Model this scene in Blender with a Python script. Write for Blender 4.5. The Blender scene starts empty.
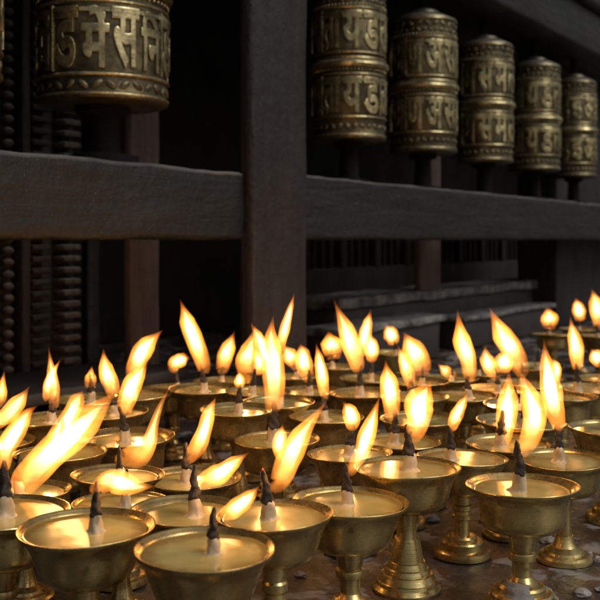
import bpy, bmesh, math, random
from mathutils import Vector, Matrix, noise

# ------------------------------------------------------------------ camera, sky, sun, exposure
R = math.radians
scn = bpy.context.scene
COL = scn.collection
F = 976.0                       # focal length in photo pixels (600 px wide)
TABLE = 0.75                    # height of the stone table top
CAMZ = TABLE + 0.2546
cam_d = bpy.data.cameras.new('camera')
cam = bpy.data.objects.new('camera', cam_d)
COL.objects.link(cam)
cam.location = (0, 0, CAMZ)
cam.rotation_euler = (R(90), 0, 0)
cam_d.sensor_width = 36
cam_d.lens = 36 * F / 600
cam_d.shift_y = -0.1
cam_d.clip_start = 0.02
cam_d.clip_end = 500
cam_d.dof.use_dof = True
cam_d.dof.focus_distance = 0.70
cam_d.dof.aperture_fstop = 15.0
cam_d.dof.aperture_blades = 7
scn.camera = cam

SUN_EL, SUN_AZ = 46, 122        # azimuth clockwise from +Y : the light comes from behind the camera, to the right
world = bpy.data.worlds.new("World")
scn.world = world
world.use_nodes = True
wn = world.node_tree
wn.nodes.clear()
sky = wn.nodes.new('ShaderNodeTexSky')
sky.sky_type = 'NISHITA'
sky.sun_disc = False
sky.sun_elevation = R(SUN_EL)
sky.sun_rotation = R(SUN_AZ)
sky.dust_density = 6
sky.air_density = 1.5
hs = wn.nodes.new('ShaderNodeHueSaturation')
hs.inputs['Saturation'].default_value = 0.35
bg = wn.nodes.new('ShaderNodeBackground')
bg.inputs['Strength'].default_value = 0.09
wo = wn.nodes.new('ShaderNodeOutputWorld')
wn.links.new(sky.outputs[0], hs.inputs['Color'])
wn.links.new(hs.outputs[0], bg.inputs[0])
wn.links.new(bg.outputs[0], wo.inputs[0])

sun_d = bpy.data.lights.new('sun', 'SUN')
sun_d.energy = 1.0
sun_d.angle = R(28)
sun_d.color = (1.0, 0.96, 0.88)
sun = bpy.data.objects.new('sun', sun_d)
COL.objects.link(sun)
sd = Vector((math.sin(R(SUN_AZ)) * math.cos(R(SUN_EL)), math.cos(R(SUN_AZ)) * math.cos(R(SUN_EL)), math.sin(R(SUN_EL))))
sun.rotation_euler = sd.to_track_quat('Z', 'Y').to_euler()
sun.location = sd * 20

scn.view_settings.view_transform = 'Standard'
scn.view_settings.look = 'None'
scn.view_settings.gamma = 1
scn.view_settings.use_curve_mapping = False
scn.view_settings.exposure = -0.5
scn.cycles.max_bounces = 6
scn.cycles.volume_step_rate = 1.6
scn.cycles.transparent_max_bounces = 48
scn.cycles.volume_bounces = 0
scn.cycles.use_denoising = True
scn.cycles.sample_clamp_indirect = 4
scn.cycles.caustics_reflective = False
scn.cycles.caustics_refractive = False
LAMP_POWER = 0.026
FLAME_GAIN = 640.0
CORE_GAIN = 1350.0

# ------------------------------------------------------------------ helpers
def tag(o, label=None, cat=None, group=None, kind=None):
    if label: o['label'] = label
    if cat: o['category'] = cat
    if group: o['group'] = group
    if kind: o['kind'] = kind
    return o

def empty(name, loc=(0, 0, 0), rz=0.0):
    o = bpy.data.objects.new(name, None)
    o.empty_display_size = 0.02
    o.location = loc
    o.rotation_euler = (0, 0, rz)
    COL.objects.link(o)
    return o

def link(name, me, mat=None, parent=None, loc=None):
    o = bpy.data.objects.new(name, me)
    COL.objects.link(o)
    if mat is not None and len(me.materials) == 0:
        me.materials.append(mat)
    if parent is not None: o.parent = parent
    if loc is not None: o.location = loc
    return o

def finish(bm, name, smooth=True, angle=35):
    bmesh.ops.recalc_face_normals(bm, faces=bm.faces)
    me = bpy.data.meshes.new(name)
    bm.to_mesh(me)
    bm.free()
    if smooth:
        for p in me.polygons: p.use_smooth = True
        me.set_sharp_from_angle(angle=R(angle))
    return me

def lathe(bm, prof, n=48, wob=0.0, seed=0, mi=0, bend=None):
    """revolve (radius, z) pairs; ends with radius 0 are closed to a point"""
    rings = []
    for r, z in prof:
        if r < 1e-6:
            v = Vector((0, 0, z))
            if bend: v += bend(z)
            rings.append([bm.verts.new(v)])
            continue
        ring = []
        for i in range(n):
            a = 2 * math.pi * i / n
            k = 1 + wob * noise.noise((math.cos(a) * 1.3 + seed * 7.1, math.sin(a) * 1.3, z * 1.1 + seed))
            v = Vector((r * k * math.cos(a), r * k * math.sin(a), z + wob * 0.6 * r * noise.noise((math.cos(a), math.sin(a), seed + 3.3))))
            if bend: v += bend(z)
            ring.append(bm.verts.new(v))
        rings.append(ring)
    for A, B in zip(rings, rings[1:]):
        for i in range(n):
            j = (i + 1) % n
            if len(A) == 1 and len(B) == 1: continue
            if len(A) == 1: f = bm.faces.new((A[0], B[i], B[j]))
            elif len(B) == 1: f = bm.faces.new((A[i], A[j], B[0]))
            else: f = bm.faces.new((A[i], A[j], B[j], B[i]))
            f.material_index = mi
    return rings

def chaikin(prof, it=1, keep=()):
    p = list(prof)
    for _ in range(it):
        q = [p[0]]
        for a, b in zip(p, p[1:]):
            q.append((a[0] * .75 + b[0] * .25, a[1] * .75 + b[1] * .25))
            q.append((a[0] * .25 + b[0] * .75, a[1] * .25 + b[1] * .75))
        q.append(p[-1])
        p = q
    return p

def box(bm, x0, x1, y0, y1, z0, z1, bev=0.0, mi=0):
    vs = [bm.verts.new((x, y, z)) for x in (x0, x1) for y in (y0, y1) for z in (z0, z1)]
    idx = [(0, 1, 3, 2), (4, 6, 7, 5), (0, 4, 5, 1), (2, 3, 7, 6), (0, 2, 6, 4), (1, 5, 7, 3)]
    fs = [bm.faces.new([vs[i] for i in f]) for f in idx]
    for f in fs: f.material_index = mi
    if bev > 0:
        es = {e for f in fs for e in f.edges}
        bmesh.ops.bevel(bm, geom=list(es), offset=bev, segments=2, affect='EDGES', profile=0.5, material=-1)
    return vs

def timber(x0, x1, y0, y1, z0, z1, name, bev=0.004, amp=0.0012, step=0.03, fy=60.0):
    """a sawn and worn piece of wood: bevelled box cut every few cm and roughened"""
    bm = bmesh.new()
    box(bm, x0, x1, y0, y1, z0, z1, bev)
    L = (x1 - x0, y1 - y0, z1 - z0)
    for ax in range(3):
        st = step if L[ax] > 0.3 else step * 0.6
        n = min(150, int(L[ax] / st))
        lo = (x0, y0, z0)[ax]
        for i in range(1, n):
            co = [0, 0, 0]; no = [0, 0, 0]
            co[ax] = lo + L[ax] * i / n; no[ax] = 1
            bmesh.ops.bisect_plane(bm, geom=bm.verts[:] + bm.edges[:] + bm.faces[:], plane_co=co, plane_no=no)
    for v in bm.verts:
        p = v.co
        v.co = p + amp * Vector((noise.noise(p * 9), noise.noise(p * 9 + Vector((5, 0, 0))), noise.noise(p * 9 + Vector((0, 7, 0))))) \
            + amp * 0.7 * Vector((noise.noise(p * 40), noise.noise(p * 40 + Vector((5, 0, 0))), noise.noise(p * 40 + Vector((0, 7, 0)))))
    return finish(bm, name, True, 50)

# ------------------------------------------------------------------ materials
class NT:
    def __init__(s, name):
        s.m = bpy.data.materials.new(name)
        s.m.use_nodes = True
        s.t = s.m.node_tree
        s.t.nodes.clear()
        s.out = s.n('ShaderNodeOutputMaterial')
    def n(s, typ, **kw):
        nd = s.t.nodes.new(typ)
        for k, v in kw.items():
            if k[0] == '_': nd.inputs[k[1:].replace('_', ' ')].default_value = v
            else: setattr(nd, k, v)
        return nd
    def l(s, a, b): s.t.links.new(a, b)
    def ramp(s, fac, stops, interp='LINEAR'):
        r = s.n('ShaderNodeValToRGB')
        r.color_ramp.interpolation = interp
        e = r.color_ramp.elements
        while len(e) < len(stops): e.new(0.5)
        for el, (p, c) in zip(e, stops):
            el.position = p
            el.color = (c, c, c, 1) if isinstance(c, (int, float)) else (*c, 1)
        if fac is not None: s.l(fac, r.inputs[0])
        return r.outputs[0]
    def noise(s, scale, detail=4, rough=0.55, vec=None, dist=0.0):
        nd = s.n('ShaderNodeTexNoise', _Scale=scale, _Detail=detail, _Roughness=rough, _Distortion=dist)
        if vec is not None: s.l(vec, nd.inputs['Vector'])
        return nd.outputs[0]
    def mix(s, fac, a, b, mode='MIX'):
        m = s.n('ShaderNodeMix', data_type='RGBA', blend_type=mode)
        for i, v in ((0, fac), (6, a), (7, b)):
            if isinstance(v, (int, float)): m.inputs[i].default_value = v
            elif isinstance(v, tuple): m.inputs[i].default_value = (*v, 1)
            else: s.l(v, m.inputs[i])
        return m.outputs[2]
    def math(s, op, a, b=0.0):
        m = s.n('ShaderNodeMath', operation=op)
        for i, v in ((0, a), (1, b)):
            if isinstance(v, (int, float)): m.inputs[i].default_value = v
            else: s.l(v, m.inputs[i])
        return m.outputs[0]
    def bump(s, h, strength, dist, prev=None):
        b = s.n('ShaderNodeBump', _Strength=strength, _Distance=dist)
        s.l(h, b.inputs['Height'])
        if prev is not None: s.l(prev, b.inputs['Normal'])
        return b.outputs[0]
    def bsdf(s, **kw):
        b = s.n('ShaderNodeBsdfPrincipled')
        for k, v in kw.items():
            i = b.inputs[k.replace('_', ' ')]
            if isinstance(v, (int, float)): i.default_value = v
            elif isinstance(v, tuple): i.default_value = (*v, 1) if len(v) == 3 and i.type == 'RGBA' else v
            else: s.l(v, i)
        s.l(b.outputs[0], s.out.inputs['Surface'])
        return b

def objvec(t, randomise=True):
    tc = t.n('ShaderNodeTexCoord')
    if not randomise: return tc.outputs['Object']
    oi = t.n('ShaderNodeObjectInfo')
    a = t.n('ShaderNodeVectorMath', operation='MULTIPLY_ADD')
    t.l(oi.outputs['Random'], a.inputs[0])
    a.inputs[1].default_value = (3.7, 9.1, 5.3)
    t.l(tc.outputs['Object'], a.inputs[2])
    return a.outputs[0]

def make_brass():
    """bright hand-spun brass, hazed and spotted by soot and old butter (object coordinates in units of the rim radius)"""
    t = NT('aged_brass')
    v = objvec(t)
    oi = t.n('ShaderNodeObjectInfo')
    big = t.noise(1.6, 5, 0.6, v)
    fine = t.noise(9, 6, 0.65, v)
    spots = t.noise(5.5, 3, 0.5, v)
    col = t.mix(t.ramp(big, [(0.35, 0.0), (0.7, 1.0)]), (0.45, 0.345, 0.135), (0.68, 0.54, 0.235))
    col = t.mix(t.ramp(fine, [(0.5, 0.0), (0.8, 0.35)]), col, (0.22, 0.16, 0.06))
    col = t.mix(t.ramp(spots, [(0.62, 0.0), (0.72, 0.5)]), col, (0.10, 0.075, 0.03))
    col = t.mix(t.math('MULTIPLY', oi.outputs['Random'], 0.55), col, (0.30, 0.18, 0.075))
    rough = t.ramp(fine, [(0.3, 0.17), (0.75, 0.42)])
    # rings of hand-spinning: fine bands along the height
    sx = t.n('ShaderNodeSeparateXYZ'); t.l(v, sx.inputs[0])
    cx = t.n('ShaderNodeCombineXYZ'); t.l(t.math('MULTIPLY', sx.outputs[2], 26.0), cx.inputs[2])
    band = t.noise(1.0, 3, 0.6, cx.outputs[0])
    nrm = t.bump(band, 0.5, 0.00035)
    nrm = t.bump(big, 0.4, 0.0012, nrm)
    nrm = t.bump(fine, 0.4, 0.00012, nrm)
    t.bsdf(Base_Color=col, Metallic=0.9, Roughness=rough, Normal=nrm)
    return t.m

def make_wheel_brass(name, a, b, dirt, amt, r0, r1):
    t = NT(name)
    v = objvec(t)
    big = t.noise(22, 5, 0.6, v)
    mid = t.noise(70, 4, 0.6, v)
    fine = t.noise(240, 5, 0.6, v)
    col = t.mix(t.ramp(big, [(0.35, 0.0), (0.65, 1.0)]), a, b)
    col = t.mix(t.ramp(mid, [(0.42, 0.0), (0.66, amt)]), col, dirt)
    g = t.n('ShaderNodeNewGeometry')
    sx = t.n('ShaderNodeSeparateXYZ'); t.l(g.outputs['Normal'], sx.inputs[0])
    up = t.math('MULTIPLY', t.ramp(sx.outputs[2], [(0.55, 0.0), (0.95, 0.7)]), t.ramp(big, [(0.3, 0.4), (0.6, 1.0)]))
    col = t.mix(up, col, (0.20, 0.18, 0.15))
    rough = t.ramp(fine, [(0.3, r0), (0.7, r1)])
    nrm = t.bump(fine, 0.4, 0.0008)
    nrm = t.bump(mid, 0.4, 0.0015, nrm)
    t.bsdf(Base_Color=col, Metallic=t.math('SUBTRACT', 0.88, up), Roughness=rough, Normal=nrm)
    return t.m

def make_wood(name, c1, c2, dust, rough=0.62, grain_axis=0, scale=1.0, specks=0.0):
    t = NT(name)
    v = objvec(t, False)
    mp = t.n('ShaderNodeMapping')
    sc = [14 * scale] * 3
    sc[grain_axis] = 1.4 * scale
    mp.inputs['Scale'].default_value = sc
    t.l(v, mp.inputs[0])
    grain = t.noise(3.2, 8, 0.65, mp.outputs[0], 0.6)
    blot = t.noise(7, 5, 0.6, v)
    fine = t.noise(150, 4, 0.6, v)
    col = t.mix(t.ramp(grain, [(0.35, 0.0), (0.7, 1.0)]), c1, c2)
    col = t.mix(t.ramp(blot, [(0.45, 0.0), (0.75, 0.65)]), col, tuple(x * 0.45 for x in c1))
    # pale dust lying where the wood faces up
    g = t.n('ShaderNodeNewGeometry')
    sx = t.n('ShaderNodeSeparateXYZ'); t.l(g.outputs['Normal'], sx.inputs[0])
    up = t.math('MULTIPLY', t.ramp(sx.outputs[2], [(0.25, 0.0), (0.8, 1.0)]), t.ramp(blot, [(0.25, 0.25), (0.6, 1.0)]))
    col = t.mix(up, col, dust)
    if specks > 0:
        sp = t.n('ShaderNodeTexVoronoi', _Scale=120.0); t.l(v, sp.inputs['Vector'])
        gate = t.ramp(t.noise(16, 2, 0.5, v), [(0.50, 0.0), (0.62, 1.0)])
        s1 = t.math('MULTIPLY', t.ramp(sp.outputs['Distance'], [(0.10, 1.0), (0.22, 0.0)]), gate)
        col = t.mix(t.math('MULTIPLY', s1, specks), col, (0.17, 0.16, 0.15))
    rg = t.ramp(blot, [(0.3, rough - 0.14), (0.7, rough + 0.12)])
    nrm = t.bump(grain, 0.8, 0.006)
    lump = t.noise(42, 5, 0.6, v)
    nrm = t.bump(lump, 0.8, 0.005, nrm)
    nrm = t.bump(fine, 0.5, 0.0015, nrm)
    mp2 = t.n('ShaderNodeMapping'); s2 = [30 * scale] * 3; s2[grain_axis] = 1.1 * scale; mp2.inputs['Scale'].default_value = s2; t.l(v, mp2.inputs[0])
    crack = t.ramp(t.noise(1.5, 3, 0.5, mp2.outputs[0], 0.3), [(0.30, 1.0), (0.335, 0.0)])
    col = t.mix(t.math('MULTIPLY', crack, 0.8), col, (0.004, 0.003, 0.003))
    nrm = t.bump(crack, -0.8, 0.005, nrm) if False else nrm
    if specks > 0: nrm = t.bump(s1, 0.6, 0.0025, nrm)
    t.bsdf(Base_Color=col, Roughness=rg, Normal=nrm, Specular_IOR_Level=0.35)
    return t.m

def make_stone():
    """greasy table top: dark stone with soot, spilt butter and crusts of old wax"""
    t = NT('greasy_stone')
    v = objvec(t, False)
    big = t.noise(9, 6, 0.6, v)
    mid = t.noise(34, 6, 0.65, v, 0.15)
    fine = t.noise(190, 4, 0.6, v)
    col = t.mix(t.ramp(big, [(0.35, 0.0), (0.65, 1.0)]), (0.030, 0.024, 0.021), (0.075, 0.062, 0.055))
    col = t.mix(t.ramp(mid, [(0.45, 0.0), (0.62, 0.8)]), col, (0.026, 0.018, 0.014))
    rust = t.ramp(t.noise(14, 4, 0.6, v, 1.0), [(0.54, 0.0), (0.62, 0.7)])
    col = t.mix(rust, col, (0.12, 0.045, 0.018))
    waxf = t.noise(26, 7, 0.66, v, 0.3)
    wax = t.ramp(waxf, [(0.53, 0.0), (0.60, 1.0)])
    waxc = t.mix(mid, (0.20, 0.19, 0.19), (0.38, 0.36, 0.34))
    col = t.mix(t.math('MULTIPLY', wax, 0.75), col, waxc)
    rough = t.mix(wax, t.ramp(mid, [(0.35, 0.14), (0.65, 0.42)]), (0.38, 0.38, 0.38))
    nrm = t.bump(mid, 0.5, 0.004)
    nrm = t.bump(waxf, 0.6, 0.006, nrm)
    nrm = t.bump(fine, 0.3, 0.0012, nrm)
    t.bsdf(Base_Color=col, Roughness=rough, Normal=nrm, Specular_IOR_Level=0.5)
    return t.m

def make_plain(name, c1, c2, scale, rough, bump=0.3, dist=0.004, **kw):
    t = NT(name)
    v = objvec(t)
    n1 = t.noise(scale, 6, 0.62, v)
    n2 = t.noise(scale * 7, 5, 0.6, v)
    col = t.mix(t.ramp(n1, [(0.35, 0.0), (0.65, 1.0)]), c1, c2)
    nrm = t.bump(n1, bump, dist)
    nrm = t.bump(n2, bump * 0.7, dist * 0.3, nrm)
    t.bsdf(Base_Color=col, Roughness=rough, Normal=nrm, **kw)
    return t.m

def make_butter():
    t = NT('melted_butter')
    v = objvec(t)
    n1 = t.noise(1.3, 4, 0.5, v)
    n2 = t.noise(4.5, 4, 0.6, v, 0.5)
    oi = t.n('ShaderNodeObjectInfo')
    col = t.mix(t.ramp(n1, [(0.35, 0.0), (0.65, 1.0)]), (0.35, 0.30, 0.09), (0.52, 0.46, 0.18))
    col = t.mix(t.math('MULTIPLY', oi.outputs['Random'], 0.5), col, (0.36, 0.32, 0.15))
    col = t.mix(t.ramp(n2, [(0.58, 0.0), (0.72, 0.35)]), col, (0.58, 0.53, 0.33))
    tc = t.n('ShaderNodeTexCoord'); ln = t.n('ShaderNodeVectorMath', operation='LENGTH'); t.l(tc.outputs['Object'], ln.inputs[0])
    edge = t.ramp(t.math('ADD', ln.outputs['Value'], t.math('MULTIPLY', n2, 0.35)), [(0.80, 0.0), (1.02, 0.85)])
    col = t.mix(edge, col, (0.26, 0.155, 0.03))
    nrm = t.bump(n1, 0.3, 0.0005)
    t.bsdf(Base_Color=col, Roughness=0.22, Normal=nrm, Coat_Weight=1.0, Coat_Roughness=0.03, Coat_IOR=1.5,
           Subsurface_Weight=0.25, Subsurface_Scale=0.01, Subsurface_Radius=(1.0, 0.6, 0.2))
    return t.m

def make_flame(core):
    """glowing gas: emission per metre inside the flame's closed shape, weak at the root; the inner core is hotter and paler"""
    t = NT('flame_core_gas' if core else 'flame_gas')
    tc = t.n('ShaderNodeTexCoord')
    sx = t.n('ShaderNodeSeparateXYZ'); t.l(tc.outputs['Object'], sx.inputs[0])
    z = sx.outputs[2]
    if core: st = t.ramp(z, [(0.0, 0.0), (0.18, 0.10), (0.42, 0.9), (0.68, 1.0), (1.0, 0.15)], 'EASE')
    else: st = t.ramp(z, [(0.0, 0.22), (0.14, 0.50), (0.34, 0.95), (0.70, 1.0), (1.0, 0.42)], 'EASE')
    v = objvec(t)
    mp = t.n('ShaderNodeMapping'); mp.inputs['Scale'].default_value = (7.0, 7.0, 2.0); t.l(v, mp.inputs[0])
    st = t.math('MULTIPLY', st, t.ramp(t.noise(1.0, 3, 0.55, mp.outputs[0], 0.6), [(0.34, 0.45), (0.62, 1.25)]))
    oi = t.n('ShaderNodeObjectInfo')
    sc = t.n('ShaderNodeSeparateColor'); t.l(oi.outputs['Color'], sc.inputs[0])
    st = t.math('MULTIPLY', t.math('MULTIPLY', st, sc.outputs[0]), CORE_GAIN if core else FLAME_GAIN)
    if core: col = t.ramp(z, [(0.0, (1.0, 0.45, 0.10)), (0.4, (1.0, 0.66, 0.30)), (0.75, (1.0, 0.66, 0.30)), (1.0, (1.0, 0.5, 0.15))])
    else: col = t.ramp(z, [(0.0, (1.0, 0.28, 0.035)), (0.3, (1.0, 0.31, 0.038)), (0.72, (1.0, 0.33, 0.042)), (0.86, (1.0, 0.25, 0.025)), (1.0, (1.0, 0.17, 0.015))])
    em = t.n('ShaderNodeEmission')
    t.l(col, em.inputs[0]); t.l(st, em.inputs[1])
    t.l(em.outputs[0], t.out.inputs['Volume'])
    return t.m

BRASS = make_brass()
WH_HI = make_wheel_brass('rubbed_brass', (0.26, 0.215, 0.11), (0.66, 0.56, 0.30), (0.09, 0.072, 0.04), 0.75, 0.20, 0.42)
WH_MID = make_wheel_brass('dull_brass', (0.09, 0.075, 0.045), (0.22, 0.18, 0.10), (0.03, 0.025, 0.018), 0.6, 0.4, 0.6)
WH_LO = make_wheel_brass('patinated_brass', (0.045, 0.038, 0.024), (0.17, 0.14, 0.075), (0.02, 0.017, 0.012), 0.6, 0.38, 0.6)
CAP = make_wheel_brass('dusty_cap_brass', (0.22, 0.20, 0.15), (0.42, 0.38, 0.28), (0.10, 0.09, 0.07), 0.5, 0.35, 0.55)
DUST = (0.16, 0.15, 0.14)
WOOD_BEAM = make_wood('sooty_beam_wood', (0.006, 0.0057, 0.0056), (0.0145, 0.014, 0.0136), DUST, 0.50, 0, 1.0, 0.22)
WOOD_POST = make_wood('reddish_post_wood', (0.013, 0.0102, 0.0097), (0.025, 0.0195, 0.0186), DUST, 0.60, 2, 1.0, 0.14)
WOOD_DARK = make_wood('dark_shrine_wood', (0.010, 0.008, 0.0075), (0.022, 0.017, 0.015), (0.06, 0.055, 0.05), 0.68, 2, 1.0)
WOOD_RED = make_wood('worn_red_wood', (0.085, 0.055, 0.048), (0.15, 0.105, 0.092), DUST, 0.68, 2, 1.0)
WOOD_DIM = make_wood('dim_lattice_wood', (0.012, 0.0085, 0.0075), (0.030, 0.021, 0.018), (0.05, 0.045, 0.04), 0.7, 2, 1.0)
WOOD_CARVED = make_wood('carved_grey_wood', (0.045, 0.036, 0.030), (0.10, 0.082, 0.070), (0.2, 0.19, 0.17), 0.7, 2, 2.0)
STONE = make_stone()
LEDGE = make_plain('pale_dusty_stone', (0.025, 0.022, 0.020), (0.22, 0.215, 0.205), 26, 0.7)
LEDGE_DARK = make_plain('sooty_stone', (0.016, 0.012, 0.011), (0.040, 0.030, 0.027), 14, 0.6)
PAVING = make_plain('courtyard_paving', (0.16, 0.14, 0.12), (0.28, 0.25, 0.22), 1.5, 0.8)
BUTTER = make_butter()
WAX = make_plain('pale_wax', (0.30, 0.245, 0.16), (0.50, 0.42, 0.30), 90, 0.42, 0.4, 0.001, Subsurface_Weight=0.6, Subsurface_Scale=0.004, Subsurface_Radius=(1.0, 0.6, 0.35))
AXLE = make_plain('sooty_iron', (0.003, 0.003, 0.003), (0.008, 0.007, 0.006), 60, 0.8, Specular_IOR_Level=0.15)
WAX_GREY = make_plain('spilt_wax', (0.17, 0.155, 0.145), (0.34, 0.31, 0.28), 60, 0.4, 0.5, 0.002, Subsurface_Weight=0.3, Subsurface_Scale=0.003)
CHAR = make_plain('charred_cotton', (0.004, 0.003, 0.003), (0.015, 0.009, 0.008), 300, 0.62, 0.9, 0.0015)
t_ = NT('glowing_ember')
em_ = t_.n('ShaderNodeEmission'); em_.inputs[0].default_value = (1.0, 0.10, 0.04, 1); em_.inputs[1].default_value = 1.6
t_.l(em_.outputs[0], t_.out.inputs['Surface'])
EMBER = t_.m
FLAME = make_flame(False)
FLAME_CORE = make_flame(True)

# ------------------------------------------------------------------ the setting
bm = bmesh.new(); box(bm, -40, 40, -40, 40, -0.2, 0.0)
g = link('ground', finish(bm, 'ground', False), PAVING); tag(g, kind='structure')

# frame coordinates: x along the rail (away to the right), y into the shrine, world height kept
WA = math.atan2(0.828, 0.560)
P0 = Vector((-0.0291, 1.42, 0.0))
TX = Vector((math.cos(WA), math.sin(WA), 0)); TN = Vector((-math.sin(WA), math.cos(WA), 0))
def S(px, d):
    """distance along the frame at which a point d behind the rail face stands in line with photo column px"""
    k = (px - 300.0) / F
    return (k * (P0.y + d * TN.y) - (P0.x + d * TN.x)) / (TX.x - k * TX.y)
def FE(name): return empty(name, P0, WA)
EYE = CAMZ

# stone table that carries the lamps and the wooden frame
bm = bmesh.new()
NX, NY = 150, 130
x0, x1, y0, y1 = -1.5, 2.4, 0.34, 3.5
gv = [[None] * (NY + 1) for _ in range(NX + 1)]
for i in range(NX + 1):
    for j in range(NY + 1):
        x = x0 + (x1 - x0) * i / NX; y = y0 + (y1 - y0) * (j / NY) ** 1.3
        h = 0.0012 * noise.noise((x * 11, y * 11, 0)) + 0.0006 * noise.noise((x * 34, y * 34, 4))
        gv[i][j] = bm.verts.new((x, y, TABLE - 0.0012 + h))
for i in range(NX):
    for j in range(NY):
        bm.faces.new((gv[i][j], gv[i + 1][j], gv[i + 1][j + 1], gv[i][j + 1]))
rim = [gv[i][0] for i in range(NX + 1)] + [gv[NX][j] for j in range(1, NY + 1)] + [gv[i][NY] for i in range(NX - 1, -1, -1)] + [gv[0][j] for j in range(NY - 1, 0, -1)]
low = [bm.verts.new((v.co.x, v.co.y, 0.0)) for v in rim]
for i in range(len(rim)):
    j = (i + 1) % len(rim)
    bm.faces.new((rim[i], low[i], low[j], rim[j]))
bm.faces.new(low)
t = link('stone_table', finish(bm, 'stone_table', True, 40), STONE)
tag(t, 'dark greasy stone table that the brass lamps stand on', 'stone table')

# wooden frame that carries the prayer wheels
fr = FE('wooden_frame')
tag(fr, 'dark wooden post and rail frame holding the prayer wheels', 'wooden frame')
ps0, ps1 = S(253, -0.014), S(308, -0.014)
link('post', timber(ps0, ps1, -0.014, 0.012, TABLE - 0.02, EYE + 1.2, 'post', 0.006, 0.0012, 0.035), WOOD_POST, fr)
link('rail', timber(-1.5, ps0 - 0.001, 0.0, 0.082, EYE + 0.0005, EYE + 0.0935, 'rail', 0.006, 0.0022, 0.02), WOOD_BEAM, fr)
link('rail', timber(ps1 + 0.001, 2.6, 0.0, 0.082, EYE + 0.0005, EYE + 0.0985, 'rail', 0.005, 0.0022, 0.02), WOOD_BEAM, fr)
link('top_beam', timber(ps1 + 0.001, 2.6, -0.02, 0.13, EYE + 0.495, EYE + 0.60, 'top_beam', 0.006, 0.0015, 0.05), WOOD_BEAM, fr)
link('top_beam', timber(-1.5, ps0 - 0.001, -0.02, 0.13, EYE + 0.495, EYE + 0.60, 'top_beam', 0.006, 0.0015, 0.05), WOOD_BEAM, fr)
link('moulding', timber(ps1 + 0.001, 2.6, -0.045, 0.13, EYE + 0.603, EYE + 0.65, 'moulding', 0.012, 0.001, 0.05), WOOD_POST, fr)
link('moulding', timber(-1.5, ps0 - 0.001, -0.045, 0.13, EYE + 0.603, EYE + 0.65, 'moulding', 0.012, 0.001, 0.05), WOOD_POST, fr)

# shrine body behind the frame
sh = FE('shrine_wall')
tag(sh, 'dark timber wall of the shrine behind the prayer wheels', 'shrine wall')
link('back_panel', timber(-2.2, 3.6, 0.92, 1.0, TABLE + 0.001, EYE + 1.5, 'back_panel', 0.004, 0.003, 0.12), WOOD_DARK, sh)
link('shading_ceiling', timber(-2.2, 3.6, 0.135, 0.915, EYE + 0.66, EYE + 0.70, 'shading_ceiling', 0.004, 0.002, 0.12), WOOD_DARK, sh)  # out of view, added to close the shrine box and keep its inside dark
link('side_panel', timber(-2.2, -2.15, 0.135, 0.915, TABLE + 0.001, EYE + 0.65, 'side_panel', 0.004, 0.002, 0.12), WOOD_DARK, sh)
link('side_panel', timber(3.55, 3.6, 0.135, 0.915, TABLE + 0.001, EYE + 0.65, 'side_panel', 0.004, 0.002, 0.12), WOOD_DARK, sh)
rf = FE('shading_roof')  # unseen roof, added to block skylight from the shrine interior
tag(rf, 'unseen timber roof added above the shrine to darken its interior', 'roof')
link('shading_roof_board', timber(-2.4, 3.8, -0.16, 1.02, EYE + 1.505, EYE + 1.56, 'shading_roof_board', 0.004, 0.002, 0.15), WOOD_DARK, rf)

# carved pillar at the far left, seen below and above the rail
cp = FE('carved_pillar')
tag(cp, 'carved pillar with rows of ribs and beads at the left edge', 'carved pillar')
d0 = 0.32
zt = EYE + 0.62
def rib_column(pa, pb, proud, mat, period, h, name):
    bm = bmesh.new()
    a, b = S(pa, d0), S(pb, d0)
    z = TABLE + 0.05
    k = 0
    while z < zt:
        bx = bmesh.new()
        j = 0.0015 * noise.noise((k * 3.1, pa, 0))
        box(bm, a + 0.002 + j, b - 0.002 + j, d0 - proud + j, d0 + 0.01, z, z + h, min(h * 0.35, 0.004))
        bx.free()
        z += period; k += 1
    return link(name, finish(bm, name), mat, cp)
core = link('core', timber(S(-40, d0), S(76, d0), d0 + 0.004, d0 + 0.12, TABLE + 0.001, zt, 'core', 0.004, 0.001, 0.05), WOOD_DARK, cp)
link('flat_strip', timber(S(13, d0), S(21, d0), d0 - 0.022, d0 + 0.0035, TABLE + 0.04, zt, 'flat_strip', 0.003, 0.001, 0.05), WOOD_DIM, cp)
rib_column(24, 45, 0.018, WOOD_DARK, 0.0172, 0.0085, 'dark_ribs')
rib_column(52, 71, 0.026, WOOD_CARVED, 0.0172, 0.0088, 'pale_ribs')
bm = bmesh.new()
z = TABLE + 0.05
while z < zt:
    m = Matrix.Translation((S(6, d0), d0 - 0.004, z)) @ Matrix.Diagonal((0.0085, 0.009, 0.0062, 1))
    bmesh.ops.create_uvsphere(bm, u_segments=14, v_segments=8, radius=1, matrix=m)
    z += 0.0172
link('beads', finish(bm, 'beads'), WOOD_CARVED, cp)

# inner posts
def inner_post(pa, pb, d, z0, z1, mat, label, th=0.018):
    o = link('inner_post', timber(S(pa, d), S(pb, d), d, d + th, z0, z1, 'inner_post', 0.004, 0.001, 0.04), mat)
    o.location = P0; o.rotation_euler = (0, 0, WA)
    tag(o, label, 'post', 'wooden posts inside the shrine')
    return o
inner_post(131, 160, 0.26, TABLE + 0.001, EYE + 0.655, WOOD_RED, 'reddish wooden post behind the left rail, below the large prayer wheel')
inner_post(421, 441, 0.22, EYE - 0.159, EYE + 0.655, WOOD_RED, 'thin reddish post standing on the lower ledge, right of the centre post')
inner_post(557, 602, 0.14, TABLE + 0.001, EYE + 0.655, WOOD_DARK, 'broad black post at the right end, behind the last prayer wheel', 0.12)
inner_post(88, 100, 0.5, TABLE + 0.001, EYE + 0.655, WOOD_DARK, 'dark post in deep shade between carved pillar and reddish post')

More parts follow.
